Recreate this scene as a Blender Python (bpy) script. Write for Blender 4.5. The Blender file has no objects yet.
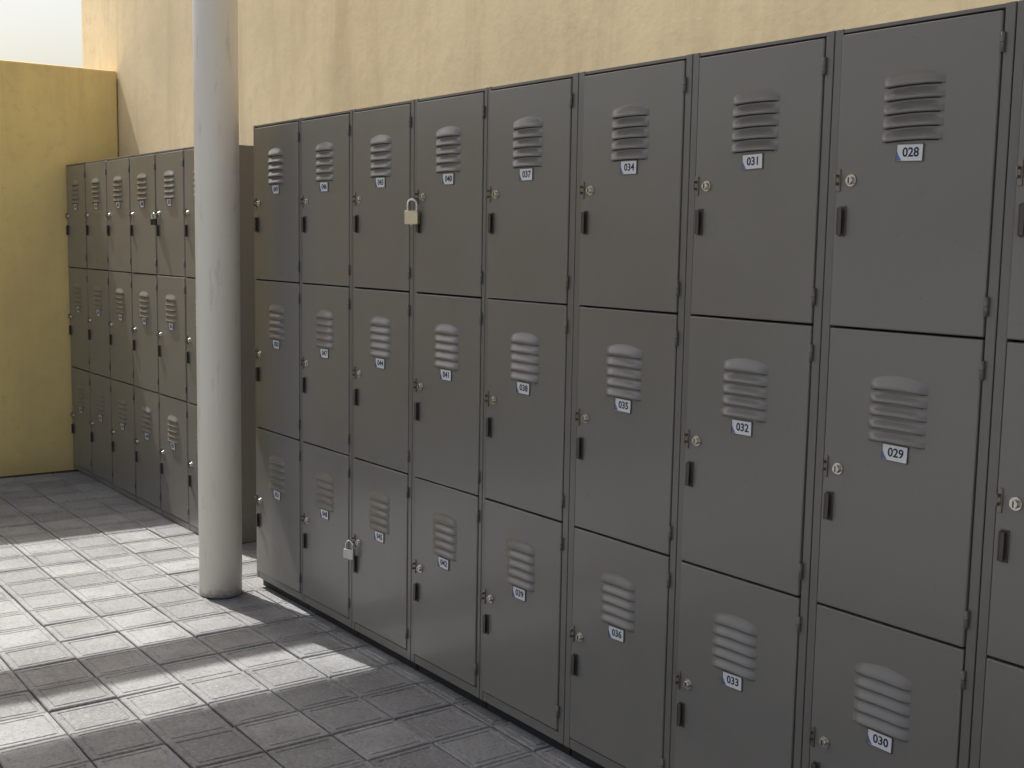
import bpy, bmesh, math, random
from mathutils import Vector, Matrix
random.seed(7)
S=bpy.context.scene
COL=S.collection

# ---------------------------------------------------------------- materials
def newmat(name):
    m=bpy.data.materials.new(name); m.use_nodes=True
    nt=m.node_tree; b=nt.nodes["Principled BSDF"]
    return m,nt,b
def N(nt,t,**k):
    n=nt.nodes.new(t)
    for a,v in k.items(): setattr(n,a,v)
    return n
def noise(nt,vec,scale,detail=4,rough=.55,dist=0):
    n=N(nt,"ShaderNodeTexNoise"); n.inputs["Scale"].default_value=scale
    n.inputs["Detail"].default_value=detail; n.inputs["Roughness"].default_value=rough
    n.inputs["Distortion"].default_value=dist
    nt.links.new(vec,n.inputs["Vector"]); return n.outputs["Fac"]
def ramp(nt,fac,stops):
    r=N(nt,"ShaderNodeValToRGB"); e=r.color_ramp.elements
    while len(e)<len(stops): e.new(.5)
    for i,(p,c) in enumerate(stops):
        e[i].position=p; e[i].color=(c[0],c[1],c[2],1) if not isinstance(c,(int,float)) else (c,c,c,1)
    nt.links.new(fac,r.inputs["Fac"]); return r.outputs["Color"]
def math_(nt,op,a,b=0.0,c=0.0,clamp=False):
    n=N(nt,"ShaderNodeMath",operation=op); n.use_clamp=clamp
    for i,v in enumerate((a,b,c)):
        if isinstance(v,bpy.types.NodeSocket): nt.links.new(v,n.inputs[i])
        else: n.inputs[i].default_value=v
    return n.outputs[0]
def mix(nt,a,b,fac,mode='MIX'):
    m=N(nt,"ShaderNodeMix",data_type='RGBA',blend_type=mode)
    for s,v in ((m.inputs[0],fac),(m.inputs[6],a),(m.inputs[7],b)):
        if isinstance(v,bpy.types.NodeSocket): nt.links.new(v,s)
        elif isinstance(v,(int,float)): s.default_value=v
        else: s.default_value=(v[0],v[1],v[2],1)
    return m.outputs[2]
def bump(nt,b,h,strength,dist,prev=None):
    n=N(nt,"ShaderNodeBump"); n.inputs["Strength"].default_value=strength; n.inputs["Distance"].default_value=dist
    nt.links.new(h,n.inputs["Height"])
    if prev: nt.links.new(prev,n.inputs["Normal"])
    nt.links.new(n.outputs["Normal"],b.inputs["Normal"]); return n.outputs["Normal"]
def coords(nt,world=True,scale=(1,1,1)):
    if world: v=N(nt,"ShaderNodeNewGeometry").outputs["Position"]
    else: v=N(nt,"ShaderNodeTexCoord").outputs["Object"]
    if scale==(1,1,1): return v
    mp=N(nt,"ShaderNodeMapping"); mp.inputs["Scale"].default_value=scale
    nt.links.new(v,mp.inputs["Vector"]); return mp.outputs["Vector"]

def locker_paint(name,c,rough=.38):
    m,nt,b=newmat(name); v=coords(nt)
    big=noise(nt,v,2.3,4,.6)
    col=mix(nt,[x*.9 for x in c],[x*1.1 for x in c],big)
    sp=noise(nt,v,45,4,.7)
    col=mix(nt,col,[x*.72 for x in c],ramp(nt,sp,[(.62,0),(.8,.8)]))
    # dust settling near the bottom of the bank
    z=N(nt,"ShaderNodeSeparateXYZ"); nt.links.new(v,z.inputs[0])
    d=math_(nt,'MULTIPLY',ramp(nt,z.outputs[2],[(.02,1),(.35,0)]),sp)
    col=mix(nt,col,(.27,.25,.22),math_(nt,'MULTIPLY',d,.7))
    # thin scuffs and scratches
    sc=noise(nt,coords(nt,True,(3,3,40)),6,3,.6,.8)
    col=mix(nt,col,[min(1,x*1.5) for x in c],math_(nt,'MULTIPLY',ramp(nt,sc,[(.70,0),(.74,.6)]),ramp(nt,big,[(.5,0),(.62,1)])))
    nt.links.new(col,b.inputs["Base Color"])
    nt.links.new(ramp(nt,big,[(.3,rough-.06),(.7,rough+.08)]),b.inputs["Roughness"])
    b.inputs["Coat Weight"].default_value=.4; b.inputs["Coat Roughness"].default_value=.16
    bump(nt,b,noise(nt,v,3.2,1),.25,.02)
    return m
M_LOCK=locker_paint("locker_grey_paint",(.186,.178,.166),.34)
M_FRAME=locker_paint("locker_frame_paint",(.154,.147,.137),.36)
def simple(name,c,rough=.5,metal=0,var=.15,sc=40,bs=0):
    m,nt,b=newmat(name); v=coords(nt)
    f=noise(nt,v,sc,3)
    nt.links.new(mix(nt,[x*(1-var) for x in c],[min(1,x*(1+var)) for x in c],f),b.inputs["Base Color"])
    b.inputs["Roughness"].default_value=rough; b.inputs["Metallic"].default_value=metal
    if bs: bump(nt,b,noise(nt,v,sc*5,2),bs,.002)
    return m
M_DARK=simple("dark_gap",(.012,.012,.012),.8)
M_HANDLE=simple("handle_dark_metal",(.085,.076,.066),.4,.2)
M_CHROME=simple("lock_chrome",(.62,.6,.56),.25,1)
M_LATCH=simple("latch_steel",(.22,.20,.18),.35,.8)
M_PLATE=simple("number_plate_white",(.76,.78,.81),.4,0,.06,300,0)
M_BLUE=simple("plate_blue",(.10,.17,.42),.4)
M_INK=simple("plate_ink",(.012,.016,.05),.5)
M_BRASS=simple("brass",(.74,.65,.46),.3,.85)
M_STEEL=simple("padlock_steel",(.7,.7,.68),.25,.95)
M_BLACKP=simple("padlock_black",(.03,.03,.032),.35)
M_BASE=simple("black_base",(.018,.018,.018),.7)

def plaster(name,c,dark,streak=1.0,bs=.2,ztop=None):
    m,nt,b=newmat(name)
    v=coords(nt); vs=coords(nt,True,(1.0,1.0,.12)); 
    a=noise(nt,v,1.1,5,.6); s=noise(nt,vs,4.0,6,.68,.35)
    col=mix(nt,[x*.87 for x in c],[min(1,x*1.06) for x in c],ramp(nt,a,[(.33,0),(.67,1)]))
    col=mix(nt,col,dark,ramp(nt,s,[(.48,0),(.78,.85*streak)]))
    f=noise(nt,v,14,7,.68)
    col=mix(nt,col,[x*.82 for x in c],ramp(nt,f,[(.52,0),(.70,.65)]))
    xyz=N(nt,"ShaderNodeSeparateXYZ"); nt.links.new(v,xyz.inputs[0])
    if ztop:   # rain streaks below the coping, rising damp at the foot
        t=math_(nt,'MULTIPLY',ramp(nt,math_(nt,'DIVIDE',xyz.outputs[2],ztop),[(.80,0),(.99,1)]),ramp(nt,s,[(.38,0),(.62,.5)]))
        col=mix(nt,col,dark,t)
        t=math_(nt,'MULTIPLY',ramp(nt,math_(nt,'ADD',xyz.outputs[2],math_(nt,'MULTIPLY',a,.5)),[(.22,1),(.55,0)]),.55)
        col=mix(nt,col,dark,t)
    nt.links.new(col,b.inputs["Base Color"]); b.inputs["Roughness"].default_value=.8
    bump(nt,b,f,bs,.008)
    return m
M_WALL=plaster("beige_plaster",(.88,.725,.465),(.56,.43,.27),.85,.22)
M_END=plaster("yellow_plaster",(.98,.76,.32),(.68,.50,.25),.35,.22,2.44)
M_SIDE=plaster("grey_plaster",(.5,.49,.47),(.36,.35,.33),.6,.25)
M_CONC=simple("canopy_concrete",(.6,.59,.57),.8,0,.15,5)

# pole paint
m,nt,b=newmat("pole_white_paint"); v=coords(nt); 
geo=N(nt,"ShaderNodeSeparateXYZ"); nt.links.new(v,geo.inputs[0])
nn=noise(nt,v,22,5,.65)
col=mix(nt,(.86,.82,.74),(.90,.87,.81),noise(nt,v,4,4))
col=mix(nt,col,(.46,.42,.34),ramp(nt,noise(nt,coords(nt,True,(1,1,.2)),22,5,.7),[(.58,0),(.8,.7)]))
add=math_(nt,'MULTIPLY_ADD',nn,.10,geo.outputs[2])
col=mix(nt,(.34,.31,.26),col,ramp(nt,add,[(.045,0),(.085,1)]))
nt.links.new(col,b.inputs["Base Color"]); b.inputs["Roughness"].default_value=.38
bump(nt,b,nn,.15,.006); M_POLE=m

# pavers
m,nt,b=newmat("paver_concrete"); v=coords(nt)
at=N(nt,"ShaderNodeAttribute",attribute_name="tile"); 
col=mix(nt,(.265,.27,.28),(.405,.41,.42),at.outputs["Fac"])
col=mix(nt,col,(.175,.176,.178),ramp(nt,noise(nt,v,2.6,6,.68),[(.43,0),(.70,.8)]))
fn=noise(nt,v,85,4,.8); f2=noise(nt,v,24,5,.75)
col=mix(nt,col,(.53,.53,.54),ramp(nt,fn,[(.52,0),(.70,.65)]))
col=mix(nt,col,(.09,.09,.09),ramp(nt,fn,[(.30,.85),(.45,0)]))
col=mix(nt,col,(.15,.15,.15),ramp(nt,f2,[(.54,0),(.70,.55)]))
nt.links.new(col,b.inputs["Base Color"]); 
nt.links.new(ramp(nt,fn,[(.3,.42),(.7,.72)]),b.inputs["Roughness"])
n1=bump(nt,b,fn,.7,.005); bump(nt,b,f2,.4,.006,n1); M_PAVE=m
M_GROUT=simple("joint_dirt",(.045,.042,.04),.95,0,.4,30,.6)
M_GROUND=simple("ground_concrete",(.27,.266,.26),.9,0,.25,3,.4)

# ---------------------------------------------------------------- helpers
def obj(name,me,parent=None,mats=()):
    o=bpy.data.objects.new(name,me); COL.objects.link(o)
    for mm in mats:
        if mm.name not in [x.name for x in me.materials if x]: me.materials.append(mm)
    if parent: o.parent=parent
    return o
def addbox(bm,x0,x1,y0,y1,z0,z1,mi=0,bev=0,seg=2):
    r=bmesh.ops.create_cube(bm,size=1); vs=r["verts"]
    bmesh.ops.scale(bm,vec=(x1-x0,y1-y0,z1-z0),verts=vs)
    bmesh.ops.translate(bm,vec=((x0+x1)/2,(y0+y1)/2,(z0+z1)/2),verts=vs)
    fs=list({f for v_ in vs for f in v_.link_faces}); 
    for f in fs: f.material_index=mi
    if bev:
        es=list({e for v_ in vs for e in v_.link_edges})
        r=bmesh.ops.bevel(bm,geom=es,offset=bev,segments=seg,affect='EDGES',profile=.5,clamp_overlap=True)
        for f in r["faces"]: f.material_index=mi; f.smooth=True
def addcyl(bm,c,axis,r,l,mi=0,seg=16,r2=None,bev=0):
    q=Vector(axis).to_track_quat('Z','Y').to_matrix().to_4x4()
    rr=bmesh.ops.create_cone(bm,cap_ends=True,segments=seg,radius1=r,radius2=r if r2 is None else r2,depth=l,matrix=Matrix.Translation(c)@q)
    for f in {f for v_ in rr["verts"] for f in v_.link_faces}:
        f.material_index=mi
        if len(f.verts)==4: f.smooth=True
def mesh(name,bm,mats):
    me=bpy.data.meshes.new(name); bm.to_mesh(me); bm.free()
    for mm in mats: me.materials.append(mm)
    return me

# ---------------------------------------------------------------- locker door
def hood(bm,cx,zt,h,w,d,arch,y0=0.0):
    nu,nv=16,6; g=[]
    for j in range(nv+1):
        row=[]; t=j/nv
        for i in range(nu+1):
            u=-1+2*i/nu
            end=max(0,1-abs(u)**6)
            cv=.0035*(1-u*u)
            top=zt+arch*(1-abs(u)**2)+cv*.6; bot=zt-h+cv*.6
            z=top+(bot-top)*t
            dep=d*(.5*t+.5*math.sin(t*math.pi/2)**2)*end
            row.append(bm.verts.new((cx+u*w/2,y0-dep-.0002,z)))
        g.append(row)
    for j in range(nv):
        for i in range(nu):
            f=bm.faces.new((g[j][i],g[j+1][i],g[j+1][i+1],g[j][i+1])); f.smooth=True
    lip=[bm.verts.new((v_.co.x,min(y0-.0002,v_.co.y+.0012),v_.co.z-.0030)) for v_ in g[-1]]
    low=[bm.verts.new((v_.co.x,y0-.0003,v_.co.z-.0026)) for v_ in g[-1]]
    for i in range(nu):
        f=bm.faces.new((g[-1][i],lip[i],lip[i+1],g[-1][i+1])); f.smooth=True
        f=bm.faces.new((lip[i],low[i],low[i+1],lip[i+1]))
def door_mesh(w,h):
    bm=bmesh.new()
    addbox(bm,0,w,0,.019,0,h,0,.0030,3)
    cx=w/2; zt=h-.098
    for k in range(5):
        hood(bm,cx,zt-k*.0265,.0170,.137,.0105,.010 if k==0 else .0015)
        vs=[]; zz=zt-k*.0265-.0170
        for i in range(9):
            u=-1+2*i/8; cv=.0021*(1-u*u)
            vs.append((cx+u*.060,zz+cv-.0022))
        a=[bm.verts.new((x,-.0004,z)) for x,z in vs]; b2=[bm.verts.new((x,-.0004,z-.0022)) for x,z in vs]
        for i in range(8):
            f=bm.faces.new((a[i],b2[i],b2[i+1],a[i+1])); f.material_index=1
    return mesh("door",bm,[M_LOCK,M_DARK])
def hw_mesh():
    bm=bmesh.new()
    addcyl(bm,(.040,-.0015,-.298),(0,-1,0),.0125,.003,0,20)
    addcyl(bm,(.040,-.006,-.298),(0,-1,0),.0088,.010,0,20,.0078)
    addbox(bm,.0390,.0410,-.0118,-.0108,-.304,-.292,1)
    addbox(bm,.003,.013,-.003,-.0002,-.320,-.274,2,.001)
    addbox(bm,.005,.009,-.011,-.003,-.307,-.301,2,.001)
    addbox(bm,.005,.009,-.011,-.003,-.291,-.285,2,.001)
    addbox(bm,.005,.009,-.013,-.0105,-.307,-.285,2,.001)
    addbox(bm,.013,.031,-.0025,-.0002,-.412,-.350,3,.001)
    addbox(bm,.015,.0185,-.012,-.002,-.409,-.353,3,.0012)
    addbox(bm,.0185,.027,-.012,-.0095,-.409,-.353,3,.001)
    return mesh("hardware",bm,[M_CHROME,M_DARK,M_LATCH,M_HANDLE])
HW=hw_mesh()
def hinge_mesh():
    bm=bmesh.new()
    for dz in (-.06,-.54):
        addcyl(bm,(.004,-.0015,dz),(0,0,1),.0042,.036,0,10)
        addcyl(bm,(.004,-.0015,dz),(0,0,1),.0045,.001,1,10)
    return mesh("hinge",bm,[M_FRAME,M_DARK])
HG=hinge_mesh()
def plate_mesh():
    bm=bmesh.new(); addbox(bm,-.033,.033,-.0018,-.0003,-.018,.018,0,.0006,1)
    vs=[bm.verts.new(p) for p in ((-.0315,-.0021,-.0165),(-.019,-.0021,-.0165),(-.0265,-.0021,-.006),(-.0315,-.0021,.003))]
    f=bm.faces.new(vs); f.material_index=1
    for x0,x1,z0,z1 in ((-.033,.033,.0172,.0188),(-.033,.033,-.0188,-.0172),(-.0338,-.0322,-.0188,.0188),(.0322,.0338,-.0188,.0188)):
        addbox(bm,x0,x1,-.0035,-.0003,z0,z1,2,.0004,1)
    return mesh("plate",bm,[M_PLATE,M_BLUE,M_LATCH])
PL=plate_mesh()
def label(parent,s,x,y,z):
    c=bpy.data.curves.new("number","FONT"); c.body=s; c.size=.0275; c.align_x='CENTER'; c.align_y='CENTER'; c.offset=.0005; c.extrude=.0002
    c.materials.append(M_INK); c.resolution_u=3
    o=bpy.data.objects.new("number_text",c); COL.objects.link(o); o.parent=parent
    o.rotation_euler=(math.pi/2,0,0); o.location=(x,y,z)

def cabinet(x0,x1,dx0,dx1,yf,zb,tier,num,depth):
    e=bpy.data.objects.new("locker_cabinet",None); COL.objects.link(e); e.location=(x0,yf,0)
    W=x1-x0; a=dx0-x0; bb=dx1-x0; top=zb+3*tier
    bm=bmesh.new()
    addbox(bm,.0015,W-.0015,.021,depth,zb-.03,top+.008,0)
    addbox(bm,.0012,a-.0028,.0025,.0212,zb-.030,top+.010,0,.0018)
    addbox(bm,bb+.0028,W-.0012,.0025,.0212,zb-.030,top+.010,0,.0018)
    addbox(bm,a-.0024,bb+.0024,.004,.0212,top+.0012,top+.009,0,.001)
    addbox(bm,a-.0024,bb+.0024,.004,.0212,zb-.030,zb-.002,0,.001)
    addbox(bm,a-.002,bb+.002,.0195,.0208,zb,top,1)
    addbox(bm,0.004,W-.004,.03,depth-.02,0,zb-.0305,2)
    obj("carcass",mesh("carcass",bm,[M_FRAME,M_DARK,M_BASE]),e)
    dm=door_mesh(bb-a,tier-.005)
    for k in range(3):
        zt=top-k*tier
        dz=random.uniform(-.0006,.0006)
        h=bpy.data.objects.new("door_assembly",None); COL.objects.link(h); h.parent=e
        h.location=(bb,0,zt+dz)
        h.rotation_euler=(random.uniform(-.003,.003),random.uniform(-.0012,.0012),random.uniform(0,.012))
        w=bb-a
        d=obj("door",dm,h); d.location=(-w,0,-tier+.0025)
        o=obj("lock_and_handle",HW,h); o.location=(-w,0,0)
        o=obj("hinge",HG,h)
        jx=random.uniform(-.003,.003); jz=random.uniform(-.002,.002)
        p=obj("number_plate",PL,h); p.location=(-w/2+jx,0,-.2465+jz); p.rotation_euler=(0,random.uniform(-.03,.03),0); p.scale=(.92,1,.92)
        label(p,"%03d"%(num+k),.003,-.0024,0)
    return e
X=[0.0,0.383,0.415,0.773,0.817,1.177,1.227,1.587,1.626,1.993,2.049,2.418,2.467,2.831,2.881,3.237]
doors=[(X[2*i],X[2*i+1]) for i in range(8)]+[(3.287,3.650),(3.700,4.063),(4.113,4.476),(4.526,4.889)]
bounds=[-.022]+[(doors[i][1]+doors[i+1][0])/2 for i in range(len(doors)-1)]+[doors[-1][1]+.022]
nums=[49,46,43,40,37,34,31,28,25,22,19,16]
for i,(a,b_) in enumerate(doors):
    cabinet(bounds[i],bounds[i+1],a,b_,0,.07,.6,nums[i],.43)
LX=-2.985; P=.382
for i in range(6):
    x0=LX+i*P; cabinet(x0,x0+P,x0+.012,x0+P-.012,.12,.035,.604,52+3*(5-i),.315)

def padlock(x,y,z,mat,s=1.0,rot=.2):
    bm=bmesh.new()
    addbox(bm,-.019,.019,-.0075,.0075,-.034,0,0,.003,3)
    addcyl(bm,(0,0,-.035),(0,0,1),.005,.003,1,12)
    R=.0125; r=.0032; prev=None
    path=[(-R,0,-.002),(-R,0,.014)]+[(-R*math.cos(t),0,.014+R*math.sin(t)) for t in [math.pi*k/12 for k in range(1,12)]]+[(R,0,.014),(R,0,-.002)]
    for i,pt in enumerate(path):
        pa=Vector(path[max(0,i-1)]); pb=Vector(path[min(len(path)-1,i+1)]); t=(pb-pa).normalized(); nrm=Vector((0,1,0)); bi=t.cross(nrm)
        ring=[bm.verts.new(Vector(pt)+r*(math.cos(q)*nrm+math.sin(q)*bi)) for q in [2*math.pi*k/10 for k in range(10)]]
        if prev:
            for k in range(10):
                f=bm.faces.new((prev[k],prev[(k+1)%10],ring[(k+1)%10],ring[k])); f.material_index=1; f.smooth=True
        prev=ring
    o=obj("padlock",mesh("padlock",bm,[mat,M_STEEL])); o.location=(x,y,z); o.rotation_euler=(0,0,rot); o.scale=(s,s,s)
padlock(1.236,-.024,1.530,M_BRASS,1.3,.5)
padlock(.826,-.024,.345,M_STEEL,1.1,.5)
padlock(LX+4*P+.02,.100,1.525,M_BLACKP,.95,.4)

# ---------------------------------------------------------------- walls
def wall(name,x0,x1,y0,y1,z0,z1,mat,bev=.008):
    bm=bmesh.new(); addbox(bm,x0,x1,y0,y1,z0,z1,0,bev,2)
    return obj(name,mesh(name,bm,[mat]))
wall("rear_plaster_wall",-3.70,7.4,.452,.70,-.05,5.2,M_WALL)
wall("yellow_end_wall",-3.20,-3.0,-7,.448,-.05,2.44,M_END,.012)
wall("occluder_side_wall",7.1,7.35,-5,.448,-.05,4.2,M_SIDE,.012)  # unseen wall added as an occluder to darken the right-hand lockers

# ---------------------------------------------------------------- pole
HC=4.2
bm=bmesh.new(); addcyl(bm,(0,0,HC/2),(0,0,1),.085,HC-.01,0,64)
o=obj("support_pole",mesh("pole",bm,[M_POLE])); o.location=(.004,-.165,0); o.rotation_euler=(0,math.radians(.25),0)

# ---------------------------------------------------------------- canopy (unseen above the frame; inferred from floor shadows, outline shaped to block sun)
k=1/math.tan(math.radians(54)); 
sh=HC*k*math.cos(math.radians(9))
bm=bmesh.new()
YA,YB=-2.9,-.22
g0=.73-sh; g1=1.10-sh
addbox(bm,g1,7.0,YA+.2,YB,HC,HC+.06,0,.01)
addbox(bm,.45-sh,g0,YA,YB,HC,HC+.06,0,.01)
addbox(bm,g0-.005,g1+.005,YA+.2,YA+.4,HC+.003,HC+.057,0)
addbox(bm,g0-.005,g1+.005,-.50,YB,HC+.003,HC+.057,0)  # filler added across the gap to keep sun off the locker fronts
obj("canopy_shade_slab",mesh("canopy",bm,[M_CONC]))

# ---------------------------------------------------------------- pavement
T=.21; verts=[];faces=[];vals=[]
def ring(cx,cy,h,z,tx,ty):
    out=[]
    for sx,sy in ((-1,-1),(1,-1),(1,1),(-1,1)):
        out.append(len(verts)); verts.append((cx+sx*h,cy+sy*h,z+sx*h*tx+sy*h*ty))
    return out
for ix in range(-15,34):
    for iy in range(-28,3):
        cx=(ix+.5)*T+.04; cy=(iy+.35)*T
        if cy+T/2>.44 : continue
        if cx-T/2<-3.01: continue
        z=random.gauss(0,.0012); tx=random.gauss(0,.008); ty=random.gauss(0,.008); val=random.random()
        H2=T/2-.003
        rs=[ring(cx,cy,H2,z-.02,0,0),ring(cx,cy,H2,z-.003,tx,ty),ring(cx,cy,H2-.003,z,tx,ty),
            ring(cx,cy,H2-.017,z,tx,ty),ring(cx,cy,H2-.0195,z-.003,tx,ty),ring(cx,cy,H2-.022,z-.003,tx,ty),ring(cx,cy,H2-.0245,z,tx,ty)]
        for a,b_ in zip(rs,rs[1:]):
            for q in range(4):
                faces.append((a[q],a[(q+1)%4],b_[(q+1)%4],b_[q])); vals.append(val)
        faces.append(tuple(rs[-1])); vals.append(val)
me=bpy.data.meshes.new("pavement"); me.from_pydata(verts,[],faces)
at=me.attributes.new("tile","FLOAT","FACE"); at.data.foreach_set("value",vals)
obj("pavement",me,None,[M_PAVE])
bm=bmesh.new()
bmesh.ops.create_grid(bm,x_segments=1,y_segments=1,size=1,matrix=Matrix.Translation((2.05,-2.75,-.008))@Matrix.Diagonal((5.1,3.15,1,1)))
obj("paver_joints",mesh("joints",bm,[M_GROUT]))
bm=bmesh.new()
bmesh.ops.create_grid(bm,x_segments=1,y_segments=1,size=300,matrix=Matrix.Translation((0,0,-.013)))
obj("ground",mesh("ground",bm,[M_GROUND]))

# ---------------------------------------------------------------- light
EL=math.radians(54); AZ=math.radians(9)
L=Vector((math.cos(AZ)*math.cos(EL),math.sin(AZ)*math.cos(EL),-math.sin(EL)))
sl=bpy.data.lights.new("sun","SUN"); sl.energy=5; sl.angle=math.radians(.53); sl.color=(1,.97,.91)
so=bpy.data.objects.new("sun",sl); COL.objects.link(so); so.rotation_euler=L.to_track_quat('-Z','Y').to_euler(); so.location=(-6,-3,8)
w=bpy.data.worlds.new("World"); S.world=w; w.use_nodes=True; nt=w.node_tree
sky=nt.nodes.new("ShaderNodeTexSky"); sky.sky_type='NISHITA'; sky.sun_disc=False
sky.sun_elevation=EL; sky.sun_rotation=math.atan2(-L.x,-L.y); sky.dust_density=5.5; sky.air_density=1.25; sky.ozone_density=1.0
bg=nt.nodes["Background"]; bg.inputs["Strength"].default_value=.15
nt.links.new(sky.outputs[0],bg.inputs["Color"])

# ---------------------------------------------------------------- camera
c=(4.5289,-2.0371,1.4319); yaw,pit,rol,f=.9378,-.1163,.0169,1203.99
fw=Vector((-math.sin(yaw)*math.cos(pit),math.cos(yaw)*math.cos(pit),math.sin(pit)))
r=Vector((math.cos(yaw),math.sin(yaw),0)); u=r.cross(fw)
r2=r*math.cos(rol)+u*math.sin(rol); u2=-r*math.sin(rol)+u*math.cos(rol)
cam=bpy.data.cameras.new("camera"); co=bpy.data.objects.new("camera",cam); COL.objects.link(co)
mat=Matrix((( r2.x,u2.x,-fw.x,c[0]),(r2.y,u2.y,-fw.y,c[1]),(r2.z,u2.z,-fw.z,c[2]),(0,0,0,1)))
co.matrix_world=mat; cam.sensor_width=36; cam.lens=36*f/1024; cam.clip_end=1000; cam.clip_start=.02
S.camera=co
S.view_settings.view_transform='Standard'; S.view_settings.look='None'; S.view_settings.exposure=0
